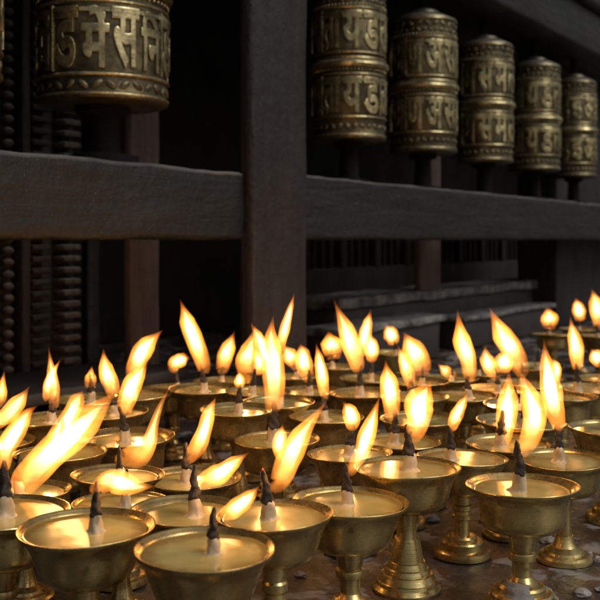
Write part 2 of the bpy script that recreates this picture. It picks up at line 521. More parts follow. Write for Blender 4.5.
# ledges and the lattice in the right bay
sl = FE('stone_ledge')
tag(sl, 'long upper stone ledge with a pale dusty top below the right rail', 'ledge', 'stone ledges in the shrine')
a, b = S(285, 0.33), S(553, 0.2)
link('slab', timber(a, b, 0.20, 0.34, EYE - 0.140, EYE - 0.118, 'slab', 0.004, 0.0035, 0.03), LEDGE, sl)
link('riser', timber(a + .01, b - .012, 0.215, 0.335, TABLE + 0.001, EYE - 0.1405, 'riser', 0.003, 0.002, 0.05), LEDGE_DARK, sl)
s2 = FE('stone_ledge')
tag(s2, 'short lower stone ledge in front, reaching to the thin reddish post', 'ledge', 'stone ledges in the shrine')
a, b = S(296, 0.195), S(446, 0.10)
link('slab', timber(a, b, 0.10, 0.195, EYE - 0.175, EYE - 0.160, 'slab', 0.003, 0.003, 0.03), LEDGE, s2)
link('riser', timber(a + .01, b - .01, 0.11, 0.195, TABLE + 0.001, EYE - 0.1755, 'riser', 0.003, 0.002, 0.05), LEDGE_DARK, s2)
s3 = FE('stone_ledge')
tag(s3, 'short low ledge at the right, in front of the broad black post', 'ledge', 'stone ledges in the shrine')
a, b = S(466, 0.12), S(556, 0.12)
link('slab', timber(a, b, 0.12, 0.195, EYE - 0.188, EYE - 0.176, 'slab', 0.003, 0.003, 0.03), LEDGE, s3)
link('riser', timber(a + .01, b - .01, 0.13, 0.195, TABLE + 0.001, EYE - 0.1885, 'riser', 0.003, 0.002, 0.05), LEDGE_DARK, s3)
s4 = FE('stone_ledge')
tag(s4, 'low sooty ledge under the left rail, before the carved pillar', 'ledge', 'stone ledges in the shrine')
a, b = S(-30, 0.1), S(200, 0.1)
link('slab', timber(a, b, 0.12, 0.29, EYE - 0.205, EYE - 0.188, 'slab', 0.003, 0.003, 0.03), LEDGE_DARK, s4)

la = FE('lattice_screen')
tag(la, 'dim reddish lattice screen above the upper ledge', 'lattice screen')
ls0, ls1 = S(300, 0.55), S(600, 0.55)
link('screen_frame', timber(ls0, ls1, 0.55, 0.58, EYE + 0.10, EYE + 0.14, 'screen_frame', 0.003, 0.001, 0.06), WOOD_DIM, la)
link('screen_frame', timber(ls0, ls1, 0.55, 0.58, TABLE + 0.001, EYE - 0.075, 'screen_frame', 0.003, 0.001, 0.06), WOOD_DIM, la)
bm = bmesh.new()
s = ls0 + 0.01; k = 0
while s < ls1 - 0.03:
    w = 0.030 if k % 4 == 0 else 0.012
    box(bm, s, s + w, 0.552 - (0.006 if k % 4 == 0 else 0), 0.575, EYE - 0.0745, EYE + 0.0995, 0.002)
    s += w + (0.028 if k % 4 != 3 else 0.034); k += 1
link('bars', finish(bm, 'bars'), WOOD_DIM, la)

# ------------------------------------------------------------------ prayer wheels
def glyph(ch):
    cu = bpy.data.curves.new('letter', 'FONT')
    cu.body = ch; cu.size = 1.0; cu.offset = 0.014; cu.extrude = 0.05; cu.bevel_depth = 0.018; cu.bevel_resolution = 1; cu.resolution_u = 4
    o = bpy.data.objects.new('letter', cu); COL.objects.link(o)
    bpy.context.view_layer.update()
    dg = bpy.context.evaluated_depsgraph_get()
    me = bpy.data.meshes.new_from_object(o.evaluated_get(dg))
    bpy.data.objects.remove(o); bpy.data.curves.remove(cu)
    return me
GL = {}
def glyph_cached(ch):
    if ch not in GL: GL[ch] = glyph(ch)
    return GL[ch]

def letters(text, r, z0, z1, cells, relief, start):
    bm = bmesh.new()
    cw = 2 * math.pi / cells
    for c in range(cells):
        ch = text[c % len(text)]
        me = glyph_cached(ch)
        b2 = bmesh.new(); b2.from_mesh(me)
        xs = [v.co.x for v in b2.verts]; ys = [v.co.y for v in b2.verts]; zs = [v.co.z for v in b2.verts]
        mx, Mx, my, My = min(xs), max(xs), min(ys), max(ys)
        n = 7
        for i in range(1, n):
            bmesh.ops.bisect_plane(b2, geom=b2.verts[:] + b2.edges[:] + b2.faces[:], plane_co=(mx + (Mx - mx) * i / n, 0, 0), plane_no=(1, 0, 0))
        zl, zh = min(zs), max(zs)
        a0 = start + cw * c
        vm = {}
        for v in b2.verts:
            ang = a0 + cw * (0.03 + 0.92 * (v.co.x - mx) / (Mx - mx))
            zz = z0 + (z1 - z0) * (v.co.y - my) / (My - my)
            rr = r - 0.001 + relief * (v.co.z - zl) / (zh - zl)
            vm[v] = bm.verts.new((rr * math.cos(ang), rr * math.sin(ang), zz))
        for f in b2.faces:
            try: bm.faces.new([vm[v] for v in f.verts])
            except ValueError: pass
        b2.free()
        if c % (4 if cells >= 14 else 3) != (3 if cells >= 14 else 2) or True:   # head stroke joins the letters
            vs = []
            k_ = 5
            for ii in range(k_ + 1):
                aa = a0 + cw * (0.0 + 0.97 * ii / k_)
                vs.append([bm.verts.new((rr * math.cos(aa), rr * math.sin(aa), zz)) for rr, zz in ((r - .001, z1 - .0075), (r + relief * .9, z1 - .0068), (r + relief * .9, z1 - .0022), (r - .001, z1 - .0015))])
            for A, B in zip(vs, vs[1:]):
                for q_ in range(4): bm.faces.new((A[q_], A[(q_ + 1) % 4], B[(q_ + 1) % 4], B[q_]))
            bm.faces.new(vs[0]); bm.faces.new(vs[-1])
        if c % (4 if cells >= 14 else 3) == 0:                     # upright bar that divides the panels
            for s in range(1):
                aa = a0 - 0.01; hw = 0.03
                vs = []
                for zz in (z0 - 0.002, z1 + 0.002):
                    for (da, rr) in ((-hw, r - 0.001), (-hw * 0.6, r + relief), (hw * 0.6, r + relief), (hw, r - 0.001)):
                        vs.append(bm.verts.new((rr * math.cos(aa + da), rr * math.sin(aa + da), zz)))
                for q in range(3): bm.faces.new((vs[q], vs[q + 1], vs[q + 5], vs[q + 4]))
                bm.faces.new(vs[0:4]); bm.faces.new(vs[4:8])
    me = finish(bm, 'lettering', True, 40)
    return me

def torus_ring(bm, r, z, t, n=64, m=10, sz=1.0, mi=0):
    prof = [(r + t * math.cos(2 * math.pi * k / m), z + sz * t * math.sin(2 * math.pi * k / m)) for k in range(m + 1)]
    lathe(bm, prof, n, 0, 0, mi)

def ball(bm, m, n=8, k=5):
    top = bm.verts.new(m @ Vector((0, 0, 1))); bot = bm.verts.new(m @ Vector((0, 0, -1)))
    rg = [[bm.verts.new(m @ Vector((math.sin(math.pi * j / k) * math.cos(2 * math.pi * i / n), math.sin(math.pi * j / k) * math.sin(2 * math.pi * i / n), math.cos(math.pi * j / k)))) for i in range(n)] for j in range(1, k)]
    for i in range(n):
        j = (i + 1) % n
        bm.faces.new((top, rg[0][i], rg[0][j])); bm.faces.new((bot, rg[-1][j], rg[-1][i]))
        for A, B in zip(rg, rg[1:]): bm.faces.new((A[i], B[i], B[j], A[j]))

def beads(bm, r, z, rad, n):
    for i in range(n):
        a = 2 * math.pi * i / n
        ball(bm, Matrix.Translation((r * math.cos(a), r * math.sin(a), z)) @ Matrix.Diagonal((rad, rad, rad, 1)))

def prayer_wheel(px, r, H, zb, text, start, label, d=0.062, cells=11, big=False):
    root = empty('prayer_wheel', P0 + TX * S(px, d) + TN * d + Vector((0, 0, zb)))
    tag(root, label, 'prayer wheel', 'prayer wheels hanging over the rail')
    q = H / 0.278
    def zf(z):
        """band heights; the large wheels have a lower skirt and taller letters"""
        if not big: return z
        return z * 0.76 if z <= 0.0375 else 0.0285 + (z - 0.0375) * 1.17
    # drum
    bm = bmesh.new()
    prof = [(0.0, 0.0), (r * 0.93, 0.0), (r * 1.0, 0.002), (r * 1.02, 0.005), (r * 1.0, 0.009), (r * .985, 0.012), (r * .985, 0.034),
            (r, 0.036), (r, 0.112), (r * .97, 0.114), (r * .97, 0.142), (r, 0.144), (r, 0.222), (r * .985, 0.224),
            (r * .985, 0.256), (r * 1.0, 0.258), (r * .99, 0.260)]
    cap = [(r * .992, 0.2602), (r * .985, 0.262), (r * .80, 0.268), (r * .62, 0.274), (r * .5, 0.2745), (r * .46, 0.281), (r * .25, 0.286), (0, 0.288)]
    prof = [(a_, zf(z_)) for a_, z_ in prof] + [(0, zf(0.260))]
    cap = [(0, zf(0.2602))] + [(a_, zf(z_)) for a_, z_ in cap]
    q = 1.0
    lathe(bm, prof, 72, 0.012, px)
    link('drum', finish(bm, 'drum', True, 30), WH_LO, root)
    bm = bmesh.new(); lathe(bm, cap, 56, 0.02, px + 1)
    link('cap', finish(bm, 'cap', True, 30), CAP, root)
    # raised mouldings, each ring its own part
    for z, t_, k_ in ((0.0375, 0.0022, 1.0), (0.110, 0.0018, 1.0), (0.146, 0.002, 1.0), (0.2215, 0.002, 1.0), (0.008, 0.0016, 1.0), (0.257, 0.002, 1.0),
                      (0.1275, 0.0072, .985), (0.1372, 0.0026, .985)):
        bm = bmesh.new(); torus_ring(bm, r * k_, zf(z), t_)
        link('ring_moulding', finish(bm, 'ring_moulding', True, 60), WH_HI, root)
    for z in (0.1175, 0.2265):
        bm = bmesh.new(); beads(bm, r * 1.0, zf(z), 0.0019, 60)
        link('bead_row', finish(bm, 'bead_row', True, 60), WH_HI, root)
    # leafy band on the lowest and the topmost belt
    for zc, nn, sc_ in ((0.022, 30, 1.0), (0.247, 24, 1.0), (0.2345, 34, .7)):
        bm = bmesh.new()
        for i in range(nn):
            a = 2 * math.pi * i / nn
            m = Matrix.Rotation(a, 4, 'Z') @ Matrix.Translation((r * 0.985, 0, zf(zc))) @ Matrix.Rotation(R(35 if i % 2 else -35), 4, 'X') @ Matrix.Diagonal((0.0022, r * 3.0 / nn, 0.0042 * sc_, 1))
            ball(bm, m)
        link('leaf_band', finish(bm, 'leaf_band', True, 60), WH_MID, root)
    for z0, z1 in ((0.043, 0.105), (0.151, 0.216)):
        link('lettering', letters(text, r, zf(z0), zf(z1), cells, 0.0034, start), WH_HI, root)
    # axle down to the rail and up to the beam
    bm = bmesh.new()
    zr = (EYE + 0.094) - zb
    lathe(bm, [(0, zr - 0.02), (r * .55, zr - 0.02), (r * .55, zr + 0.010), (r * .27, zr + 0.014), (r * .24, -0.012), (r * .42, -0.008), (r * .42, -0.001), (0, -0.001)], 24)
    link('lower_axle', finish(bm, 'lower_axle'), AXLE, root)
    bm = bmesh.new()
    lathe(bm, [(0, zf(0.283)), (r * .16, zf(0.283)), (r * .14, EYE + 0.4945 - zb), (0, EYE + 0.4945 - zb)], 16)
    link('upper_axle', finish(bm, 'upper_axle'), AXLE, root)
    return root
PWZ = EYE + 0.170
def facing(px, d=0.062):
    p = P0 + TX * S(px, d) + TN * d
    return math.atan2(-p.y, -p.x)
cwid = 2 * math.pi / 11
prayer_wheel(-80, 0.080, 0.33, EYE + 0.165, ["ड", "म", "स", "त"], facing(-80) - 1.0, 'prayer wheel almost outside the left edge, only its rim in view', cells=14, big=True)
prayer_wheel(103, 0.080, 0.33, EYE + 0.165, ["ड", "में", "स", "िन"], facing(103) - 1.75 * 2 * math.pi / 14, 'large brass prayer wheel left of the centre post', cells=14, big=True)
prayer_wheel(349, 0.0632, 0.278, PWZ, ["ता", "य", "ड"], facing(349) - 1.35 * cwid, 'brass prayer wheel closest to the centre post, its top cut off by the photo')
prayer_wheel(423, 0.0655, 0.278, PWZ, ["ण", "अ", "स"], facing(423) - 0.9 * cwid, 'second brass prayer wheel right of the centre post')
prayer_wheel(484, 0.0632, 0.278, PWZ, ["म", "स", "म", "त"], facing(484) - 1.4 * cwid, 'middle brass prayer wheel of the right-hand row')
prayer_wheel(534, 0.0632, 0.278, PWZ, ["ता", "य", "ड"], facing(534) - 1.6 * cwid, 'brass prayer wheel before the last one in the row')
prayer_wheel(573.5, 0.0600, 0.278, PWZ, ["ड", "इ", "अ"], facing(573) - 1.2 * cwid, 'last and smallest looking prayer wheel of the row')

# ------------------------------------------------------------------ butter lamps
# profiles in units of the rim radius; z = 0 at the rim for the bowl
BOWLS = [
    [(1.0, 0.0), (0.985, -0.035), (0.93, -0.085), (0.85, -0.14), (0.79, -0.21), (0.765, -0.32), (0.755, -0.50), (0.745, -0.62), (0.70, -0.71), (0.58, -0.78), (0.40, -0.81), (0.0, -0.82)],
    [(1.0, 0.0), (0.985, -0.04), (0.94, -0.10), (0.88, -0.18), (0.84, -0.28), (0.80, -0.42), (0.755, -0.56), (0.69, -0.68), (0.56, -0.76), (0.38, -0.80), (0.0, -0.81)],
    [(1.0, 0.0), (0.98, -0.045), (0.91, -0.12), (0.84, -0.22), (0.79, -0.34), (0.74, -0.50), (0.685, -0.65), (0.61, -0.75), (0.48, -0.80), (0.30, -0.815), (0.0, -0.82)],
    [(1.0, 0.0), (0.985, -0.03), (0.95, -0.07), (0.87, -0.12), (0.80, -0.18), (0.775, -0.27), (0.77, -0.45), (0.755, -0.58), (0.70, -0.68), (0.56, -0.76), (0.36, -0.79), (0.0, -0.80)],
]
POOL = [(-0.095, 0.83), (-0.055, 0.915), (-0.065, 0.895), (-0.06, 0.90)]     # depth and radius of the butter surface
FEET = [
    ([(0, 0.0), (0.63, 0.0), (0.635, 0.05), (0.60, 0.10), (0.56, 0.115), (0.55, 0.19), (0.51, 0.23), (0.42, 0.245), (0.41, 0.31), (0.37, 0.35), (0.29, 0.37), (0.22, 0.43), (0.18, 0.50), (0, 0.50)], 0.50),
    ([(0, 0.0), (0.63, 0.0), (0.63, 0.04), (0.565, 0.11), (0.55, 0.17), (0.525, 0.18), (0.485, 0.27), (0.475, 0.30), (0.43, 0.31), (0.40, 0.40), (0.365, 0.415), (0.335, 0.52), (0.31, 0.53), (0.28, 0.70), (0.235, 0.92), (0.225, 0.95), (0.0, 0.95)], 0.95),
    ([(0, 0.0), (0.62, 0.0), (0.625, 0.06), (0.61, 0.13), (0.56, 0.16), (0.46, 0.17), (0.455, 0.30), (0.43, 0.335), (0.33, 0.34), (0.325, 0.40), (0.29, 0.44), (0.20, 0.45), (0, 0.45)], 0.45),
    ([(0, 0.0), (0.62, 0.0), (0.62, 0.05), (0.55, 0.08), (0.53, 0.14), (0.44, 0.16), (0.42, 0.22), (0.36, 0.25), (0.27, 0.30), (0.21, 0.42), (0.19, 0.55), (0, 0.55)], 0.55),
]
STEMS = [   # z from 0 (foot) to 1 (bowl)
    [(0, 0), (0.175, 0.0), (0.165, 0.15), (0.18, 0.32), (0.235, 0.36), (0.25, 0.46), (0.235, 0.52), (0.20, 0.55), (0.215, 0.62), (0.235, 0.78), (0.25, 1.0), (0, 1.0)],
    [(0, 0), (0.20, 0.0), (0.19, 0.10), (0.17, 0.4), (0.175, 0.7), (0.22, 1.0), (0, 1.0)],
    [(0, 0), (0.17, 0.0), (0.16, 0.18), (0.165, 0.36), (0.22, 0.40), (0.225, 0.48), (0.19, 0.51), (0.185, 0.58), (0.225, 0.62), (0.225, 0.72), (0.20, 0.75), (0.20, 1.0), (0, 1.0)],
    [(0, 0), (0.18, 0.0), (0.15, 0.25), (0.15, 0.6), (0.18, 0.85), (0.24, 1.0), (0, 1.0)],
]
def bowl_mesh(k, sd=0):
    out = chaikin(BOWLS[k])
    pz, pr = POOL[k]
    inner = [(0.0, pz - 0.25), (pr * 0.7, pz - 0.22), (pr * 0.985, pz - 0.02), (pr + 0.004, pz + 0.004), (0.5 * (pr + 0.955), pz * 0.52), (0.955, -0.018), (0.975, 0.008), (0.992, 0.012)]
    bm = bmesh.new()
    lathe(bm, inner + out, 80, 0.026, k * 3 + 1 + sd * 17)
    return finish(bm, 'bowl', True, 60)
def sharp_lathe(prof, name, n=64, wob=0.008, seed=0):
    bm = bmesh.new(); lathe(bm, prof, n, wob, seed)
    me = finish(bm, name, True, 28)
    return me
def butter_mesh(k):
    pz, pr = POOL[k]
    bm = bmesh.new()
    prof = [(0, 0)] + [(pr * i / 14, 0.0) for i in range(1, 14)] + [(pr * 0.97, 0.001), (pr * 0.99, 0.004), (pr * 1.004, 0.010)]
    lathe(bm, prof, 64, 0.0, 0)
    for v in bm.verts:
        v.co.z += 0.0025 * noise.noise((v.co.x * 2.5 + k * 9, v.co.y * 2.5, 0))
    return finish(bm, 'butter', True, 80)
TB = [bowl_mesh(k % 4, k // 4) for k in range(12)]
TBU = [butter_mesh(k) for k in range(4)]
TF = [sharp_lathe(FEET[k][0], 'foot', seed=k) for k in range(4)]
TS = [sharp_lathe(STEMS[k], 'stem', 40, seed=k + 5) for k in range(4)]
for me in TB + TF + TS: me.materials.append(BRASS)
for me in TBU: me.materials.append(BUTTER)

def wick_meshes(seed):
    rn = random.Random(seed)
    bx, by = rn.uniform(-1, 1), rn.uniform(-1, 1)
    bend = lambda z: Vector((bx * 1.1 * max(0, z / 24) ** 2 * 1.2e-3 * 2 + 0.0004 * math.sin(z * 0.5 + seed), by * 1.2 * max(0, z / 24) ** 2 * 1e-3, 0))
    sc = 0.001
    st = [(8.6, -0.9), (6.6, 0.1), (5.6, 0.9), (5.0, 2.2), (4.7, 5.0), (4.3, 8.0), (3.9, 10.6), (3.3, 11.6), (0, 11.8)]
    bm = bmesh.new()
    lathe(bm, [(r, z) for r, z in st], 24)
    for v in bm.verts:
        n = noise.noise(Vector((v.co.x * 0.35 + seed, v.co.y * 0.35, v.co.z * 0.22)))
        v.co.x *= 1 + 0.26 * n; v.co.y *= 1 + 0.26 * n
        b = bend(v.co.z)
        v.co = v.co * sc + b
    stub = finish(bm, 'wick', True, 70); stub.materials.append(WAX)
    bm = bmesh.new()
    tp = [(0, 9.8), (3.7, 9.9), (4.2, 11.0), (4.0, 13.0), (3.3, 15.5), (3.0, 18.5), (2.5, 22), (2.1, 26), (1.6, 29.5), (1.0, 31.5), (0, 32)]
    tp2 = [tp[0]]
    for a, b in zip(tp[1:], tp[2:]):
        tp2 += [a, ((a[0] + b[0]) / 2, (a[1] + b[1]) / 2)]
    tp2.append(tp[-1])
    lathe(bm, tp2, 18)
    for v in bm.verts:
        n = noise.noise(Vector((v.co.x * 0.5 + seed * 3, v.co.y * 0.5, v.co.z * 0.33)))
        n2 = noise.noise(Vector((v.co.x * 1.3 + seed * 3, v.co.y * 1.3, v.co.z * 1.1)))
        tw = math.sin(v.co.z * 0.9 + math.atan2(v.co.y, v.co.x) * 2) * 0.10
        k = 1 + 0.35 * n + 0.22 * n2 + tw
        v.co.x *= k; v.co.y *= k
        b = bend(v.co.z)
        v.co = v.co * sc + b
    tip = finish(bm, 'charred_tip', True, 80); tip.materials.append(CHAR)
    return stub, tip
WICKS = [wick_meshes(s + 1) for s in range(9)]

def catmull(P, n):
    P = [P[0] + (P[0] - P[1])] + list(P) + [P[-1] + (P[-1] - P[-2])]
    out = []
    m = len(P) - 3
    for i in range(n + 1):
        u = m * i / n
        k = min(int(u), m - 1); t_ = u - k
        a, b, c, d = P[k], P[k + 1], P[k + 2], P[k + 3]
        out.append(0.5 * ((2 * b) + (c - a) * t_ + (2 * a - 5 * b + 4 * c - d) * t_ ** 2 + (3 * b - a - 3 * c + d) * t_ ** 3))
    return out

def flame_mesh(pts, seed, parent, gain):
    """pts: (x, height, half width) in metres, root first, at the lamp's own depth; a closed leaf-shaped tongue of gas"""
    rn = random.Random(seed)
    yl = rn.uniform(-0.25, 0.25)
    root = Vector((pts[0][0], 0, pts[0][1]))
    V4 = []
    for x, z, w in pts:
        u = Vector((x, 0, z)) - root
        V4.append(Vector((x, yl * u.length, z, w)) if False else Vector((x, yl * u.length, z)).to_4d())
        V4[-1][3] = w
    c = catmull(V4, 26)
    ax = Vector((c[-1][0] - c[0][0], c[-1][1] - c[0][1], c[-1][2] - c[0][2]))
    L = ax.length
    zc = ax.normalized()
    q = zc.to_track_quat('Z', 'Y').to_matrix().to_4x4()
    M = Matrix.Translation(Vector(c[0][:3])) @ q @ Matrix.Diagonal((L, L, L, 1))
    Mi = M.inverted()
    def tube(c, k_w, name, mat, par, sd0):
        bm = bmesh.new()
        n = 16
        rings = []
        for i, p in enumerate(c):
            a = Vector(c[max(0, i - 1)][:3]); b = Vector(c[min(len(c) - 1, i + 1)][:3])
            tn = (b - a).normalized()
            sd_ = Vector((0, 1, 0)).cross(tn).normalized()
            dp = tn.cross(sd_).normalized()
            e0 = min(1.0, math.sqrt(max(0.0, i / 2.5))) ; e1 = min(1.0, ((len(c) - 1 - i) / 7.0) ** 0.75)
            w = max(p[3] * e0 * e1 * k_w, 1e-5)
            o = Vector(p[:3])
            if i in (0, len(c) - 1):
                rings.append([bm.verts.new(Mi @ o)]); continue
            ring = []
            for k in range(n):
                an = 2 * math.pi * k / n
                ww = w * (1 + 0.16 * noise.noise((i * 0.22 + sd0 * 5.0, math.cos(an) * .8, math.sin(an) * .8)))
                ring.append(bm.verts.new(Mi @ (o + sd_ * ww * math.cos(an) + dp * ww * 0.72 * math.sin(an))))
            rings.append(ring)
        for A, B in zip(rings, rings[1:]):
            for i in range(n):
                j = (i + 1) % n
                if len(A) == 1: bm.faces.new((A[0], B[j], B[i]))
                elif len(B) == 1: bm.faces.new((A[i], A[j], B[0]))
                else: bm.faces.new((A[i], A[j], B[j], B[i]))
        me = finish(bm, name, True, 180)
        me.materials.append(mat)
        return link(name, me, None, par)
    o = tube(c, 1.0, 'flame', FLAME, parent, seed)
    o.matrix_local = M
    co = tube(c[4:24], 0.58, 'flame_core', FLAME_CORE, o, seed + 2)
    wm = max(p[2] for p in pts)
    g_ = (0.0055 / max(wm, 0.002)) ** 0.85 * gain
    o.color = (g_, g_, g_, 1)
    co.color = (g_, g_, g_, 1)
    mid = c[int(len(c) * 0.45)]
    return o, Vector(mid[:3]), L * wm

LAMPS = {
 'A': (0.1555, 0.6836, 0.0396, 0.0830, 0.0, 0.0),
 'B': (0.0782, 0.7137, 0.0395, 0.0886, 0.0, 0.0),
 'C': (0.0334, 0.6521, 0.0394, 0.0802, 0.0, -0.0),
 'D': (-0.0151, 0.5863, 0.0351, 0.0897, -0.1, -0.5),
 'E': (-0.0509, 0.5220, 0.0380, 0.0898, -0.2, 0.1),
 'F': (-0.1235, 0.5625, 0.0392, 0.0892, -0.2, 0.0),
 'G': (-0.1865, 0.6103, 0.0419, 0.0847, -0.3, -0.3),
 'H': (-0.1958, 0.6952, 0.0328, 0.0766, 0.1, -0.2),
 'I': (-0.1213, 0.6653, 0.0341, 0.0754, -0.0, -0.2),
 'J': (-0.1357, 0.7277, 0.0354, 0.0802, -0.0, -0.1),
 'K': (-0.0714, 0.6225, 0.0370, 0.0825, -0.0, -0.1),
 'L': (-0.0860, 0.7796, 0.0399, 0.0651, 0.4, -2.7),
 'M': (-0.1923, 0.7820, 0.0377, 0.0846, -0.0, 0.2),
 'N': (-0.1530, 0.8525, 0.0437, 0.0826, -0.1, -0.1),
 'O': (-0.1862, 0.9463, 0.0388, 0.0878, -0.0, 6.0),
 'P': (-0.1795, 1.0718, 0.0395, 0.0851, 1.6, 1.4),
 'Q': (-0.2280, 0.8876, 0.0364, 0.0927, 1.3, 4.1),
 'R': (-0.2204, 1.0137, 0.0374, 0.0898, -0.2, 0.6),
 'S': (-0.1057, 1.0904, 0.0413, 0.0894, 0.4, -0.1),
 'T': (-0.1509, 1.1494, 0.0389, 0.0810, -4.1, 2.4),
 'U': (-0.0941, 1.2003, 0.0381, 0.0818, 9.5, 4.5),
 'V': (-0.0449, 1.0452, 0.0353, 0.0923, 12.1, 5.6),
 'W': (-0.0582, 0.9122, 0.0355, 0.0967, -0.3, -0.0),
 'X': (-0.0198, 0.8427, 0.0371, 0.0828, 0.0, -0.0),
 'Y': (0.0409, 0.8019, 0.0353, 0.0797, -0.2, -0.1),
 'Z': (0.0253, 0.9294, 0.0362, 0.0867, -0.4, 5.3),
 'a': (0.0897, 0.8738, 0.0367, 0.0746, 0.2, 0.0),
 'b': (0.1311, 0.7898, 0.0372, 0.0790, 0.0, 0.0),
 'c': (0.1801, 0.8440, 0.0363, 0.0791, 0.3, -0.0),
 'd': (0.2067, 0.9130, 0.0421, 0.0853, 0.0, -0.0),
 'e': (0.2291, 1.0183, 0.0376, 0.0834, -0.4, 0.1),
 'f': (0.2105, 0.7781, 0.0359, 0.0800, 0.0, 0.0),
 'g': (0.3383, 1.1369, 0.0408, 0.0821, 0.4, -1.9),
 'h': (0.2864, 1.0742, 0.0407, 0.0828, 0.3, -2.9),
 'i': (0.4574, 1.7652, 0.0380, 0.0844, -0.1, 0.1),
 'j': (0.5391, 1.8853, 0.0386, 0.0833, 0.1, -0.3),
 'k': (0.5396, 1.7443, 0.0393, 0.0831, -0.1, -0.0),
 'l': (0.1781, 1.0749, 0.0385, 0.0829, -0.3, 0.9),
 'm': (0.2709, 1.2015, 0.0406, 0.0779, 0.1, -0.4),
 'n': (0.2278, 1.1338, 0.0383, 0.0816, 0.1, -0.1),
 'o': (0.1842, 1.2158, 0.0386, 0.0826, -0.1, 0.1),
 'p': (0.1402, 1.1591, 0.0368, 0.0868, 0.0, 1.2),
 'q': (0.1209, 1.0323, 0.0370, 0.0891, 0.3, 0.4),
 'r': (0.1159, 0.9411, 0.0395, 0.0826, 0.2, 0.4),
 's': (0.0722, 1.0857, 0.0412, 0.0851, -0.1, 1.4),
 't': (0.0869, 1.2167, 0.0386, 0.0824, -0.3, 0.1),
 'u': (0.0481, 1.3288, 0.0381, 0.0830, 0.4, 0.0),
 'v': (0.1462, 1.4877, 0.0381, 0.0832, -0.1, 0.4),
 'w': (0.0130, 1.1311, 0.0382, 0.0803, 0.2, -0.6),
 'x': (-0.0061, 1.2292, 0.0378, 0.0835, 0.2, -0.2),
 'y': (-0.0224, 0.9773, 0.0370, 0.0928, -0.4, 4.6),
 'z': (0.3796, 1.2123, 0.0397, 0.0833, -0.4, -0.1),
 '1': (-0.2647, 0.8281, 0.0390, 0.0840, 0.0, 0.0),
 '2': (-0.2880, 0.9177, 0.0367, 0.0872, -0.3, 8.0),
 '3': (0.2837, 0.8879, 0.0382, 0.0835, -0.1, 0.1),
 '4': (0.2328, 1.2737, 0.0378, 0.0823, 0.4, 0.0),
 '5': (0.3228, 1.3362, 0.0383, 0.0821, -0.2, -0.0),
}
